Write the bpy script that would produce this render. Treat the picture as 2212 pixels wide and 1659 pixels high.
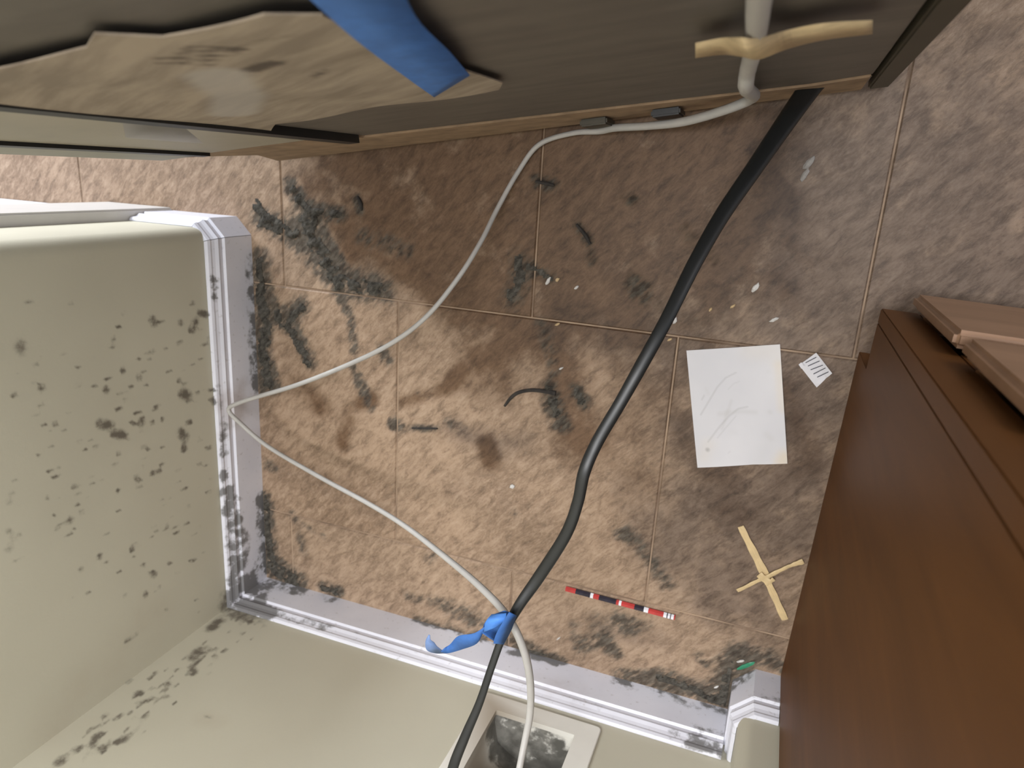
import bpy, bmesh, math, random
import numpy as np
from mathutils import Vector, Matrix, noise
for o in list(bpy.data.objects): bpy.data.objects.remove(o)
SC = bpy.context.scene; COL = SC.collection
# ---------------------------------------------------------------- camera
F = 1560.0; CX, CY = 1106.0, 829.5
R = np.array([[0.9351361997, 0.1504804747, -0.3207427548],
              [0.0565222378, -0.9570865942, -0.2842366757],
              [-0.3497506607, 0.2476709065, -0.9035118137]])
C = np.array([0.0, 0.0, 1.05])
cd = bpy.data.cameras.new('camera'); cam = bpy.data.objects.new('camera', cd); COL.objects.link(cam)
cd.sensor_fit = 'HORIZONTAL'; cd.sensor_width = 36.0; cd.lens = F / 2212 * 36.0; cd.clip_start = 0.01
cd.dof.use_dof = True; cd.dof.focus_distance = 0.86; cd.dof.aperture_fstop = 6.5
m = Matrix.Identity(4)
for i in range(3):
    m[i][0] = R[i, 0]; m[i][1] = -R[i, 1]; m[i][2] = -R[i, 2]; m[i][3] = C[i]
cam.matrix_world = m; SC.camera = cam
# ---------------------------------------------------------------- light
W = bpy.data.worlds.new('world'); SC.world = W; W.use_nodes = True
bg = W.node_tree.nodes['Background']; bg.inputs[0].default_value = (0.90, 0.965, 1.08, 1); bg.inputs[1].default_value = 0.60
def area(name, loc, target, sx, sy, energy, col):
    l = bpy.data.lights.new(name, 'AREA'); l.shape = 'RECTANGLE'; l.size = sx; l.size_y = sy; l.energy = energy; l.color = col
    o = bpy.data.objects.new(name, l); COL.objects.link(o); o.location = loc
    o.rotation_euler = (Vector(target) - Vector(loc)).to_track_quat('-Z', 'Y').to_euler(); return o
area('ceiling_light', (-0.24, 0.20, 2.38), (-0.40, -0.7, 0.1), 1.1, 0.5, 63.0, (0.99, 0.98, 0.985))
area('window_light', (-2.2, 1.5, 0.75), (-1.0, -0.1, 0.3), 1.0, 1.1, 74.0, (0.90, 0.94, 1.0))
area('kitchen_light', (1.3, 1.7, 1.0), (0.2, -0.1, 0.3), 0.9, 0.9, 9.0, (1.0, 0.93, 0.88))
vs = SC.view_settings; vs.view_transform = 'Standard'; vs.look = 'None'; vs.gamma = 1; vs.use_curve_mapping = False; vs.exposure = 0.0
# ---------------------------------------------------------------- measuring: sight line meets a real plane
def ray(px, py): return R @ np.array([px - CX, py - CY, F])
def at(px, py, z=0.0):
    d = ray(px, py); return C + d * (z - C[2]) / d[2]
def aty(px, py, Y):
    d = ray(px, py); return C + d * (Y - C[1]) / d[1]
def atx(px, py, X):
    d = ray(px, py); return C + d * (X - C[0]) / d[0]
# ---------------------------------------------------------------- helpers
def s2l(v):
    v /= 255.0; return v / 12.92 if v <= 0.04045 else ((v + 0.055) / 1.055) ** 2.4
def rgb(r, g, b): return (s2l(r), s2l(g), s2l(b), 1)
def tag(o, label=None, cat=None, group=None, kind=None):
    if label: o['label'] = label
    if cat: o['category'] = cat
    if group: o['group'] = group
    if kind: o['kind'] = kind
    return o
def mesh(name, verts, faces, mat=None, parent=None, smooth=False):
    me = bpy.data.meshes.new(name); me.from_pydata([tuple(map(float, v)) for v in verts], [], [tuple(f) for f in faces]); me.update()
    o = bpy.data.objects.new(name, me); COL.objects.link(o)
    if mat: me.materials.append(mat)
    if parent: o.parent = parent
    if smooth:
        for p in me.polygons: p.use_smooth = True
    return o
def fixn(o):
    bm = bmesh.new(); bm.from_mesh(o.data); bmesh.ops.recalc_face_normals(bm, faces=bm.faces); bm.to_mesh(o.data); bm.free(); return o
def empty(name, loc=(0, 0, 0), rz=0):
    o = bpy.data.objects.new(name, None); COL.objects.link(o); o.location = loc; o.rotation_euler = (0, 0, rz); o.empty_display_size = 0.05; return o
def box(name, lo, hi, mat, parent=None, bevel=0.0, seg=2):
    bm = bmesh.new(); bmesh.ops.create_cube(bm, size=1)
    for v in bm.verts:
        for k in range(3): v.co[k] = lo[k] + (v.co[k] + .5) * (hi[k] - lo[k])
    if bevel > 0: bmesh.ops.bevel(bm, geom=bm.edges[:], offset=bevel, segments=seg, affect='EDGES')
    me = bpy.data.meshes.new(name); bm.to_mesh(me); bm.free(); me.materials.append(mat)
    o = bpy.data.objects.new(name, me); COL.objects.link(o)
    if parent: o.parent = parent
    return o
def prism(name, poly, thick, mat, frame, parent=None, bevel=0.0):
    """poly: list of (a,b); frame(a,b,c)->xyz; extruded from c=0 to c=thick"""
    n = len(poly); v = [frame(a, b, 0) for a, b in poly] + [frame(a, b, thick) for a, b in poly]
    f = [list(range(n))[::-1], list(range(n, 2 * n))] + [[i, (i + 1) % n, n + (i + 1) % n, n + i] for i in range(n)]
    o = fixn(mesh(name, v, f, mat, parent))
    if bevel:
        bm = bmesh.new(); bm.from_mesh(o.data); bmesh.ops.bevel(bm, geom=bm.edges[:], offset=bevel, segments=2, affect='EDGES'); bm.to_mesh(o.data); bm.free()
    return o
def crom(P, n=8):
    P = [np.array(p, float) for p in P]; Q = [2 * P[0] - P[1]] + P + [2 * P[-1] - P[-2]]; out = []
    for i in range(1, len(Q) - 2):
        for k in range(n):
            t = k / n; a, b, c, d = Q[i - 1:i + 3]
            out.append(.5 * (2 * b + (c - a) * t + (2 * a - 5 * b + 4 * c - d) * t * t + (3 * b - a - 3 * c + d) * t ** 3))
    out.append(P[-1]); return out
def tube(name, pts, rad, mat, parent=None, n=8, flat=1.0, seg=10, up=(0, 0, 1)):
    """round (or flattened) cable along pts; rad number or list per control point"""
    r0 = rad if isinstance(rad, (list, tuple)) else [rad] * len(pts)
    P = crom(pts, n); rr = [c[0] for c in crom([(q, 0, 0) for q in r0], n)]
    V = []; Fc = []
    for i, p in enumerate(P):
        t = P[min(i + 1, len(P) - 1)] - P[max(i - 1, 0)]; t /= np.linalg.norm(t)
        s = np.cross(t, np.array(up, float))
        if np.linalg.norm(s) < 1e-3: s = np.cross(t, np.array((0.0, 1.0, 0)))
        s /= np.linalg.norm(s); w = np.cross(s, t)
        for k in range(seg):
            a = 2 * math.pi * k / seg; V.append(p + s * math.cos(a) * rr[i] + w * math.sin(a) * rr[i] * flat)
    for i in range(len(P) - 1):
        for k in range(seg): Fc.append([i * seg + k, i * seg + (k + 1) % seg, (i + 1) * seg + (k + 1) % seg, (i + 1) * seg + k])
    Fc.append(list(range(seg))[::-1]); Fc.append([(len(P) - 1) * seg + k for k in range(seg)])
    return fixn(mesh(name, V, Fc, mat, parent, True))
def ribbon(name, centre, halfw, mat, parent=None, th=0.0004):
    """centre: 3D points, halfw: 3D half width vectors"""
    V = []; Fc = []
    Pc = crom(centre, 5); Hw = crom(halfw, 5)
    for p, h in zip(Pc, Hw): V += [p - h, p + h]
    for i in range(len(Pc) - 1): Fc.append([2 * i, 2 * i + 1, 2 * i + 3, 2 * i + 2])
    o = mesh(name, V, Fc, mat, parent, True); md = o.modifiers.new('thickness', 'SOLIDIFY'); md.thickness = th; md.offset = 0; return o
# stains and painted tone: polylines on real surfaces, evaluated on the vertices as a dirt amount
STR = []   # (channel, radius, strength, pts Nx3)
def stroke(ch, r, s, pts): STR.append((ch, r, s, np.array(pts, float)))
def dirt(o, ms=None):
    me = o.data; n = len(me.vertices); co = np.empty(n * 3); me.vertices.foreach_get('co', co); co = co.reshape(-1, 3)
    w = np.zeros((n, 4)); w[:, 3] = 1
    lo = co.min(0); hi = co.max(0)
    for ch, r, s, P in STR:
        if (P.max(0) + r < lo).any() or (P.min(0) - r > hi).any(): continue
        if len(P) == 1: d = np.linalg.norm(co - P[0], axis=1)
        else:
            d = np.full(n, 9.0)
            for a, b in zip(P[:-1], P[1:]):
                ab = b - a; t = np.clip(((co - a) @ ab) / max(ab @ ab, 1e-9), 0, 1); d = np.minimum(d, np.linalg.norm(co - (a + t[:, None] * ab), axis=1))
        k = np.clip(1 - d / r, 0, 1); k = k * k * (3 - 2 * k) * s
        w[:, ch] = 1 - (1 - w[:, ch]) * (1 - np.clip(k, 0, 1))
    at_ = me.attributes.new('dirt', 'FLOAT_COLOR', 'POINT'); at_.data.foreach_set('color', w.reshape(-1))
    return o
# ---------------------------------------------------------------- materials
class NT:
    def __init__(s, name, rough=0.6, metal=0.0):
        s.m = bpy.data.materials.new(name); s.m.use_nodes = True; s.t = s.m.node_tree; s.b = s.t.nodes['Principled BSDF']
        s.b.inputs['Roughness'].default_value = rough; s.b.inputs['Metallic'].default_value = metal
    def n(s, t, **k):
        x = s.t.nodes.new(t)
        for a, v in k.items(): setattr(x, a, v)
        return x
    def l(s, a, b): s.t.links.new(a, b)
    def _map(s, src, scale, rot):
        m1 = s.n('ShaderNodeMapping'); m1.inputs['Rotation'].default_value = rot; s.l(src, m1.inputs[0])
        m2 = s.n('ShaderNodeMapping'); m2.inputs['Scale'].default_value = scale; s.l(m1.outputs[0], m2.inputs[0]); return m2.outputs[0]
    def pos(s, scale=(1, 1, 1), rot=(0, 0, 0)): return s._map(s.n('ShaderNodeNewGeometry').outputs['Position'], scale, rot)
    def objpos(s, scale=(1, 1, 1), rot=(0, 0, 0)): return s._map(s.n('ShaderNodeTexCoord').outputs['Object'], scale, rot)
    def noise(s, v, scale, detail=4, rough=0.55, dist=0.0):
        x = s.n('ShaderNodeTexNoise'); s.l(v, x.inputs['Vector']); x.inputs['Scale'].default_value = scale; x.inputs['Detail'].default_value = detail
        x.inputs['Roughness'].default_value = rough; x.inputs['Distortion'].default_value = dist; return x.outputs[0]
    def mr(s, v, a, b, c=0.0, d=1.0, smooth=False):
        x = s.n('ShaderNodeMapRange'); s.l(v, x.inputs[0]); x.interpolation_type = 'SMOOTHSTEP' if smooth else 'LINEAR'
        for i, q in zip((1, 2, 3, 4), (a, b, c, d)): x.inputs[i].default_value = q
        return x.outputs[0]
    def math(s, op, a, b):
        x = s.n('ShaderNodeMath'); x.operation = op
        for i, q in enumerate((a, b)):
            if isinstance(q, (int, float)): x.inputs[i].default_value = q
            else: s.l(q, x.inputs[i])
        return x.outputs[0]
    def mix(s, fac, a, b, bt='MIX'):
        x = s.n('ShaderNodeMix'); x.data_type = 'RGBA'; x.blend_type = bt
        for i, q in zip((0, 6, 7), (fac, a, b)):
            if isinstance(q, (int, float)): x.inputs[i].default_value = q
            elif isinstance(q, tuple): x.inputs[i].default_value = q
            else: s.l(q, x.inputs[i])
        return x.outputs[2]
    def bump(s, h, strength, dist):
        x = s.n('ShaderNodeBump'); s.l(h, x.inputs['Height']); x.inputs['Strength'].default_value = strength; x.inputs['Distance'].default_value = dist
        s.l(x.outputs[0], s.b.inputs['Normal'])
    def dirt(s):
        a = s.n('ShaderNodeAttribute'); a.attribute_name = 'dirt'; sp = s.n('ShaderNodeSeparateColor'); s.l(a.outputs['Color'], sp.inputs[0]); return sp.outputs
    def col(s, c):
        if isinstance(c, tuple): s.b.inputs['Base Color'].default_value = c
        else: s.l(c, s.b.inputs['Base Color'])
        return s
    def patch(s, w, v, scale, amp=1.3, lo=0.38, hi=0.62, detail=5):
        n_ = s.noise(v, scale, detail, 0.6); k = s.math('MULTIPLY', w, s.mr(n_, 0.25, 0.75, 1 - amp / 2, 1 + amp / 2))
        return s.mr(k, lo, hi, 0, 1, True)
def simple(name, c, rough=0.6, metal=0.0, var=0.12, scale=20, bump=0.0):
    t = NT(name, rough, metal); v = t.objpos(); n_ = t.noise(v, scale, 4)
    k = t.mr(n_, 0.3, 0.7, 1 - var, 1 + var); g = t.n('ShaderNodeCombineColor')
    for i in range(3): t.l(k, g.inputs[i])
    t.col(t.mix(1.0, c, g.outputs[0], 'MULTIPLY'))
    if bump: t.bump(n_, bump, 0.002)
    return t.m
STREAK = (0, 0, math.radians(-48))
# stone-look vinyl tile
t = NT('stone_look_tile', 0.52); v = t.pos(); vs_ = t.pos((1, 2.6, 1), STREAK)
big = t.noise(v, 5.5, 4, 0.6, 0.4); mid = t.noise(vs_, 30, 6, 0.72, 0.4); fine = t.noise(vs_, 130, 5, 0.75)
oi = t.n('ShaderNodeObjectInfo')
c0 = t.mix(t.mr(big, 0.32, 0.68), (0.25, 0.168, 0.110, 1), (0.395, 0.275, 0.185, 1))
c0 = t.mix(t.mr(oi.outputs['Random'], 0, 1, 0, 0.25), c0, (0.38, 0.29, 0.21, 1))
c0 = t.mix(t.mr(mid, 0.50, 0.68, 0, 0.7), c0, (0.47, 0.345, 0.245, 1))
c0 = t.mix(t.mr(mid, 0.51, 0.32, 0, 0.75), c0, (0.125, 0.083, 0.055, 1))
c0 = t.mix(t.mr(fine, 0.53, 0.72, 0, 0.45), c0, (0.50, 0.40, 0.30, 1))
c0 = t.mix(t.mr(fine, 0.47, 0.28, 0, 0.45), c0, (0.10, 0.07, 0.05, 1))
D = t.dirt()
br = t.patch(D[1], t.pos(), 14, 1.1, 0.2, 0.85); c0 = t.mix(t.math('MULTIPLY', br, 0.90), c0, t.mix(1.0, c0, (0.34, 0.265, 0.20, 1), 'MULTIPLY'))
gy = t.patch(D[2], t.pos(), 18, 1.0, 0.15, 0.95); c0 = t.mix(t.math('MULTIPLY', gy, 0.78), c0, t.mix(1.0, c0, (0.36, 0.36, 0.40, 1), 'MULTIPLY'))
dk = t.patch(D[0], vs_, 42, 1.6, 0.16, 0.78); c0 = t.mix(t.math('MULTIPLY', dk, 0.86), c0, t.mix(t.mr(t.noise(vs_, 60, 4), 0.4, 0.65), (0.034, 0.030, 0.025, 1), (0.105, 0.097, 0.080, 1)))
t.col(c0); t.l(t.mr(dk, 0, 1, 0.5, 0.95), t.b.inputs['Roughness']); t.bump(mid, 0.08, 0.002); t.b.inputs['Specular IOR Level'].default_value = 0.28; TILE = t.m
t = NT('tile_joint', 0.85); v = t.pos(); n_ = t.noise(v, 9, 4)
t.col(t.mix(t.mr(n_, 0.35, 0.6), (0.17, 0.115, 0.08, 1), (0.40, 0.29, 0.20, 1))); JOINT = t.m
# painted wall
t = NT('beige_wall_paint', 0.6); v = t.pos(); n_ = t.noise(v, 2.2, 3); f2 = t.noise(v, 160, 3)
c0 = t.mix(t.mr(n_, 0.35, 0.65), (0.50, 0.475, 0.375, 1), (0.565, 0.540, 0.43, 1)); D = t.dirt()
sm = t.patch(D[1], t.pos((1, 1, 1)), 20, 0.9, 0.1, 1.0); c0 = t.mix(t.math('MULTIPLY', sm, 0.4), c0, (0.33, 0.235, 0.16, 1))
dk = t.patch(D[0], t.pos((1, 1, 1)), 70, 1.2, 0.15, 1.0); c0 = t.mix(t.math('MULTIPLY', dk, 0.85), c0, (0.085, 0.068, 0.052, 1))
t.col(c0); t.bump(f2, 0.15, 0.0008); WALL = t.m
t = NT('white_trim_paint', 0.42); v = t.pos(); n_ = t.noise(v, 7, 4)
c0 = t.mix(t.mr(n_, 0.35, 0.65), (0.68, 0.685, 0.755, 1), (0.76, 0.765, 0.83, 1)); D = t.dirt()
sp = t.noise(t.pos((1, 1, 1)), 120, 3); c0 = t.mix(t.math('MULTIPLY', t.mr(sp, 0.63, 0.72), 0.35), c0, (0.3, 0.28, 0.26, 1))
sm = t.patch(D[1], t.pos(), 25, 1.0, 0.1, 1.0); c0 = t.mix(t.math('MULTIPLY', sm, 0.5), c0, (0.33, 0.27, 0.24, 1))
dk = t.patch(D[0], t.pos((1, 1, 1.0)), 42, 1.9, 0.34, 0.66, 6); c0 = t.mix(t.math('MULTIPLY', dk, 0.82), c0, (0.085, 0.080, 0.070, 1))
t.col(c0); TRIM = t.m
# cabinet wood
t = NT('stained_cabinet_wood', 0.4); v = t.objpos((6, 6, 0.8)); n_ = t.noise(v, 4, 5, 0.6, 0.6)
t.col(t.mix(t.mr(n_, 0.3, 0.7), (0.105, 0.042, 0.0115, 1), (0.145, 0.058, 0.016, 1))); t.b.inputs['Specular IOR Level'].default_value = 0.15; t.b.inputs['Roughness'].default_value = .5; WOOD = t.m
t = NT('drawer_front_wood', 0.42); v = t.objpos((0.8, 5, 6)); n_ = t.noise(v, 4, 5, 0.6, 0.4)
t.col(t.mix(t.mr(n_, 0.3, 0.7), (0.27, 0.155, 0.088, 1), (0.36, 0.21, 0.125, 1))); WOOD2 = t.m
# fridge
t = NT('dark_grey_panel_metal', 0.55, 0.15); v = t.objpos((1, 1, 4)); n_ = t.noise(v, 9, 4); f2 = t.noise(t.objpos(), 260, 2)
t.col(t.mix(t.mr(n_, 0.3, 0.7), (0.112, 0.096, 0.082, 1), (0.168, 0.147, 0.124, 1))); t.bump(f2, 0.08, 0.001); PANEL = t.m
SIDE = simple('beige_grey_side_panel', (0.38, 0.345, 0.27, 1), 0.5, 0.0, 0.12, 6)
EDGE = simple('grey_green_edge_strip', (0.29, 0.275, 0.21, 1), 0.5, 0.0, 0.1, 8)
BLACK = simple('black_plastic', (0.012, 0.012, 0.012, 1), 0.45)
DARKRIM = simple('dark_rim_metal', (0.055, 0.047, 0.030, 1), 0.5)
FIBRE = simple('brown_fibreboard', (0.30, 0.205, 0.125, 1), 0.85, 0, 0.25, 30, 0.3)
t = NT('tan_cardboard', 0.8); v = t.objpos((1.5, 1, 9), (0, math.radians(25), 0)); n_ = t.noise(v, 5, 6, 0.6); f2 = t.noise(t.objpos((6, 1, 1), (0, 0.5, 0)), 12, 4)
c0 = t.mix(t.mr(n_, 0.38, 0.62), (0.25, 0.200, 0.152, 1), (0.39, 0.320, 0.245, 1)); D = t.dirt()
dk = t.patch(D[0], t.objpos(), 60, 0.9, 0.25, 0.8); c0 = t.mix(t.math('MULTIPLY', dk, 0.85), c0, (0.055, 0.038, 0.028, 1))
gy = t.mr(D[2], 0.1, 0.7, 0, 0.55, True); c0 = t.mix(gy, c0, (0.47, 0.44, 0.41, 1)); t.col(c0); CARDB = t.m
PALEPATCH = simple('pale_beige_patch', (0.50, 0.465, 0.41, 1), 0.35, 0, 0.08, 20)
BLUE = simple('blue_masking_tape', (0.045, 0.15, 0.44, 1), 0.75, 0, 0.15, 60, 0.2)
BLUE2 = simple('pale_blue_tape_back', (0.17, 0.27, 0.52, 1), 0.7, 0, 0.15, 60, 0.2)
MASK = simple('tan_masking_tape', (0.56, 0.43, 0.25, 1), 0.75, 0, 0.15, 70, 0.3)
WCABLE = simple('white_cable_plastic', (0.45, 0.435, 0.41, 1), 0.5, 0, 0.06, 40)
BCABLE = simple('black_cord_rubber', (0.014, 0.015, 0.015, 1), 0.4, 0, 0.1, 40)
PALM = simple('dried_palm_leaf', (0.66, 0.50, 0.27, 1), 0.6, 0, 0.15, 50, 0.2)
PAPER = simple('white_paper', (0.68, 0.67, 0.70, 1), 0.6, 0, 0.04, 20)
INK = simple('black_print', (0.05, 0.05, 0.07, 1), 0.6)
RED = simple('red_lacquer', (0.50, 0.05, 0.045, 1), 0.4, 0, 0.15, 90)
NAVY = simple('dark_navy_print', (0.025, 0.022, 0.035, 1), 0.4, 0, 0.3, 120)
PWHITE = simple('white_print', (0.80, 0.80, 0.84, 1), 0.4, 0, 0.05)
GREEN = simple('green_plastic_film', (0.03, 0.25, 0.13, 1), 0.4, 0, 0.2, 80)
CHIP = simple('pale_chip', (0.62, 0.60, 0.57, 1), 0.7, 0, 0.2, 60)
FLAKE = simple('dull_flake', (0.30, 0.28, 0.26, 1), 0.6, 0, 0.3, 90)
TANCHIP = simple('tan_chip', (0.55, 0.40, 0.22, 1), 0.7, 0, 0.2, 60)
t = NT('grey_dust', 0.98); v = t.pos((1, 2.2, 1), STREAK); n_ = t.noise(v, 70, 6, 0.7)
t.col(t.mix(t.mr(n_, 0.35, 0.68), (0.030, 0.027, 0.022, 1), (0.125, 0.115, 0.098, 1))); t.bump(n_, 0.6, 0.004); DUST = t.m; t.b.inputs['Specular IOR Level'].default_value = 0.1
DARKLINT = simple('black_lint', (0.035, 0.030, 0.026, 1), 0.95, 0, 0.4, 120, 0.5)
t = NT('cream_box_plastic', 0.45); c0 = t.mix(t.mr(t.noise(t.pos(), 9, 4), 0.35, 0.65), (0.74, 0.725, 0.66, 1), (0.82, 0.805, 0.74, 1)); D = t.dirt()
dk = t.patch(D[0], t.pos((1, 1, 1)), 42, 1.4, 0.28, 0.70, 6); c0 = t.mix(t.math('MULTIPLY', dk, 0.9), c0, t.mix(t.mr(t.noise(t.pos(), 30, 4), 0.4, 0.6), (0.035, 0.033, 0.026, 1), (0.17, 0.165, 0.145, 1)))
sm = t.mr(D[1], 0.1, 0.9, 0, 0.8, True); c0 = t.mix(sm, c0, (0.27, 0.21, 0.14, 1)); t.col(c0); CREAM = t.m

# ---------------------------------------------------------------- stains and painted tone on the surfaces
def fs(ch, rpx, s, *pp): stroke(ch, rpx / 1400.0, s, [at(x, y) for x, y in pp])
# black-grey grime on the tiles (0)
for a in [(24, 1, (625, 400), (660, 445), (690, 500), (725, 560), (735, 610)), (22, .9, (680, 455), (735, 462)), (45, .85, (640, 500), (690, 560), (740, 610), (820, 625)),
          (38, .75, (560, 470), (600, 490), (640, 500)), (36, .85, (562, 560), (566, 700), (568, 830)), (30, .9, (575, 640), (600, 690)), (26, .8, (640, 720), (670, 780)), (28, .95, (580, 800), (590, 830)),
          (34, .8, (620, 690), (650, 660)), (18, .7, (735, 640), (760, 700), (765, 760)), (22, .8, (825, 755), (835, 775)), (20, .6, (775, 830), (800, 880)), (16, .7, (760, 790), (790, 840)),
          (32, .95, (572, 1080), (576, 1150), (590, 1215)), (44, .9, (575, 1220), (640, 1255)), (24, .6, (578, 1005), (590, 1010)), (26, .75, (700, 1268), (730, 1278)),
          (22, .55, (650, 1160), (655, 1190)), (18, .6, (630, 1110), (634, 1120)), (34, .6, (1120, 560), (1125, 620), (1100, 650)), (20, .6, (1150, 580), (1190, 600)), (30, .55, (780, 510), (880, 540)),
          (24, .65, (855, 915), (865, 922)), (13, .7, (890, 925), (945, 925)), (26, .8, (1185, 840), (1200, 890)), (22, .8, (1245, 845), (1262, 870)), (22, .55, (1170, 700), (1200, 800)), (26, .5, (1190, 870), (1220, 920)),
          (18, .8, (1158, 392), (1195, 400)), (15, .8, (770, 430), (778, 455)), (14, .7, (1355, 428), (1365, 432)), (14, .7, (1245, 485), (1275, 525)), (16, .6, (1275, 555), (1280, 565)),
          (26, .75, (1370, 610), (1385, 620)), (16, .8, (1335, 1155), (1350, 1160)), (14, .7, (1110, 1108)), (12, .6, (905, 850)), (18, .6, (925, 1210), (935, 1200)),
          (26, .7, (1335, 1335), (1355, 1345)), (22, .5, (1240, 1350), (1250, 1400)), (24, .45, (1260, 1395), (1400, 1350)), (30, .45, (1300, 1395), (1290, 1340)), (22, .7, (1320, 1400), (1330, 1410)),
          (40, .6, (980, 1320), (1010, 1330), (1130, 1400)), (20, .6, (900, 1340), (1040, 1385)), (22, .9, (1130, 1400), (1210, 1430)), (26, .8, (1340, 1460), (1440, 1465)), (30, .95, (1430, 1470), (1540, 1500)),
          (44, .95, (1570, 1500), (1585, 1440), (1600, 1420)), (28, .7, (1660, 1420), (1690, 1440)), (26, .6, (1360, 1150), (1440, 1260)), (16, .5, (1500, 1560)), (18, .7, (850, 915)), (20, .5, (970, 910), (1000, 930)),
          (14, .5, (650, 1130), (700, 1160)), (22, .5, (880, 1290), (950, 1300)), (18, .6, (1510, 1420), (1520, 1430)), (16, .5, (1190, 920), (1220, 922)), (24, .4, (1480, 500), (1540, 560)), (26, .35, (1380, 640), (1500, 700))]:
    fs(0, a[0] * 1.7, a[1], *a[2:])
# brown stains, broad darker floor, and the cable's shade painted in (1)
for a in [(120, .55, (780, 540), (900, 580), (1100, 600), (1250, 640)), (80, .6, (930, 600), (1000, 640)), (130, .5, (1180, 420), (1300, 520), (1180, 620)), (90, .5, (1010, 700), (1080, 720)), (40, .6, (800, 860), (760, 880), (740, 960)),
          (30, .6, (870, 870), (960, 840), (1000, 800)), (70, .6, (1200, 720), (1210, 860), (1230, 950)), (60, .5, (640, 830), (700, 880)), (50, .35, (560, 940), (700, 1030), (840, 1110)), (150, .35, (1300, 400), (1500, 350)),
          (45, .65, (1050, 960), (1060, 1000)), (160, .35, (1350, 600), (1500, 700)), (80, .45, (1700, 850), (1740, 1000)), (200, .62, (720, 380), (1100, 330), (1500, 280)), (170, .75, (1250, 420), (1600, 350)), (200, .55, (900, 450), (1200, 480)), (150, .55, (1050, 800), (1080, 700), (1300, 700)), (200, .4, (1300, 900), (1330, 1000)), (150, .5, (1000, 520), (1300, 560), (1550, 560)), (160, .45, (1600, 500), (1750, 600)), (160, .4, (1500, 850), (1600, 1100)), (110, .4, (1460, 450), (1600, 600))]:
    fs(1, a[0] * 1.25, min(1, a[1] * 1.25), *a[2:])
# grey-violet haze (2)
for a in [(200, .7, (1780, 330), (1740, 560), (1700, 750)), (260, .6, (2050, 200), (2000, 450)), (150, .6, (1560, 950), (1520, 1100), (1440, 1200)), (110, .6, (1200, 700), (1330, 720), (1460, 760)), (60, .7, (980, 930), (1080, 960), (1130, 950)), (150, .8, (1760, 860), (1720, 1120)), (300, .7, (2000, 500), (2200, 400), (2200, 600)), (200, .6, (1800, 200), (1850, 500)), (120, .6, (1600, 1120), (1560, 1300)), (120, .5, (1780, 640), (1790, 800)),
          (90, .5, (1350, 1060), (1440, 1160)), (60, .65, (1580, 1040), (1600, 1120)), (80, .5, (590, 560), (640, 600)), (100, .45, (780, 600), (860, 640)), (120, .35, (1000, 1050), (1150, 1100)), (70, .5, (1280, 1350), (1420, 1380)), (120, .4, (1600, 1300), (1640, 1400)), (240, .6, (1950, 620), (2200, 560)), (200, .5, (1620, 1000), (1640, 1250)), (200, .4, (1480, 600), (1500, 900)), (90, .45, (620, 1010), (840, 1110))]:
    fs(2, a[0] * 1.2, a[1], *a[2:])
LWX, BWY, JX, JY, EY = -0.888, -0.832, 0.045, -0.745, -0.120
def lw(ch, rpx, s, *pp): stroke(ch, rpx / 1500.0, s, [atx(x, y, LWX) for x, y in pp])
def bw(ch, rpx, s, *pp): stroke(ch, rpx / 1500.0, s, [aty(x, y, BWY) for x, y in pp])
for a in [(26, 1, (395, 850), (405, 856)), (24, 1, (390, 935), (400, 945)), (20, .9, (398, 968)), (17, .9, (327, 689)), (16, .8, (390, 697)), (20, .9, (415, 712), (422, 695)), (16, .7, (430, 675), (445, 680)), (24, .6, (40, 745), (46, 755)),
          (15, .8, (90, 838)), (17, .85, (230, 842)), (16, .8, (300, 815)), (14, .7, (265, 800)), (20, .8, (215, 915), (240, 920)), (16, .8, (270, 940), (245, 938)), (18, .8, (305, 912)), (14, .8, (330, 912)), (13, .7, (350, 905)),
          (15, .9, (330, 1022)), (14, .9, (345, 1018)), (15, .8, (295, 1032)), (12, .8, (255, 1060)), (18, .95, (333, 1242)), (16, .9, (315, 1284)), (13, .8, (310, 1220)), (14, .7, (285, 1187)), (15, .8, (215, 1202)), (13, .6, (270, 1286)),
          (16, .7, (150, 1125)), (20, .5, (30, 1160)), (20, .5, (20, 1185)), (13, .6, (345, 1268)), (12, .7, (460, 870)), (14, .6, (270, 865)), (14, .6, (388, 820)), (12, .6, (450, 730)), (12, .5, (430, 1322)), (14, .6, (270, 1388), (295, 1370)), (18, .5, (330, 760)), (16, .5, (20, 1085)), (15, .6, (175, 1230))]:
    lw(0, a[0] * 1.1, 1.0 if a[1] > .6 else a[1], *a[2:])
rnd = random.Random(4)
for k in range(250):
    x = rnd.uniform(10, 455); y = rnd.gauss(960, 190)
    if y < 640 or y > 1330 or rnd.random() > .35 + x / 500: continue
    q_ = rnd.uniform(3, 13); lw(0, rnd.uniform(6, 11), rnd.uniform(.35, .95), (x, y), (x + q_, y - q_ * .35))
for k in range(90):
    f_ = rnd.random(); x = 520 - 400 * f_ + rnd.gauss(30, 26); y = 1320 + 330 * f_ + rnd.gauss(10, 14)
    bw(0, rnd.uniform(6, 11), rnd.uniform(.4, .9), (x, y), (x + 8, y - 6))
lw(1, 170, .35, (330, 1330), (120, 1560)); lw(1, 200, .25, (250, 900), (350, 1050))
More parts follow.
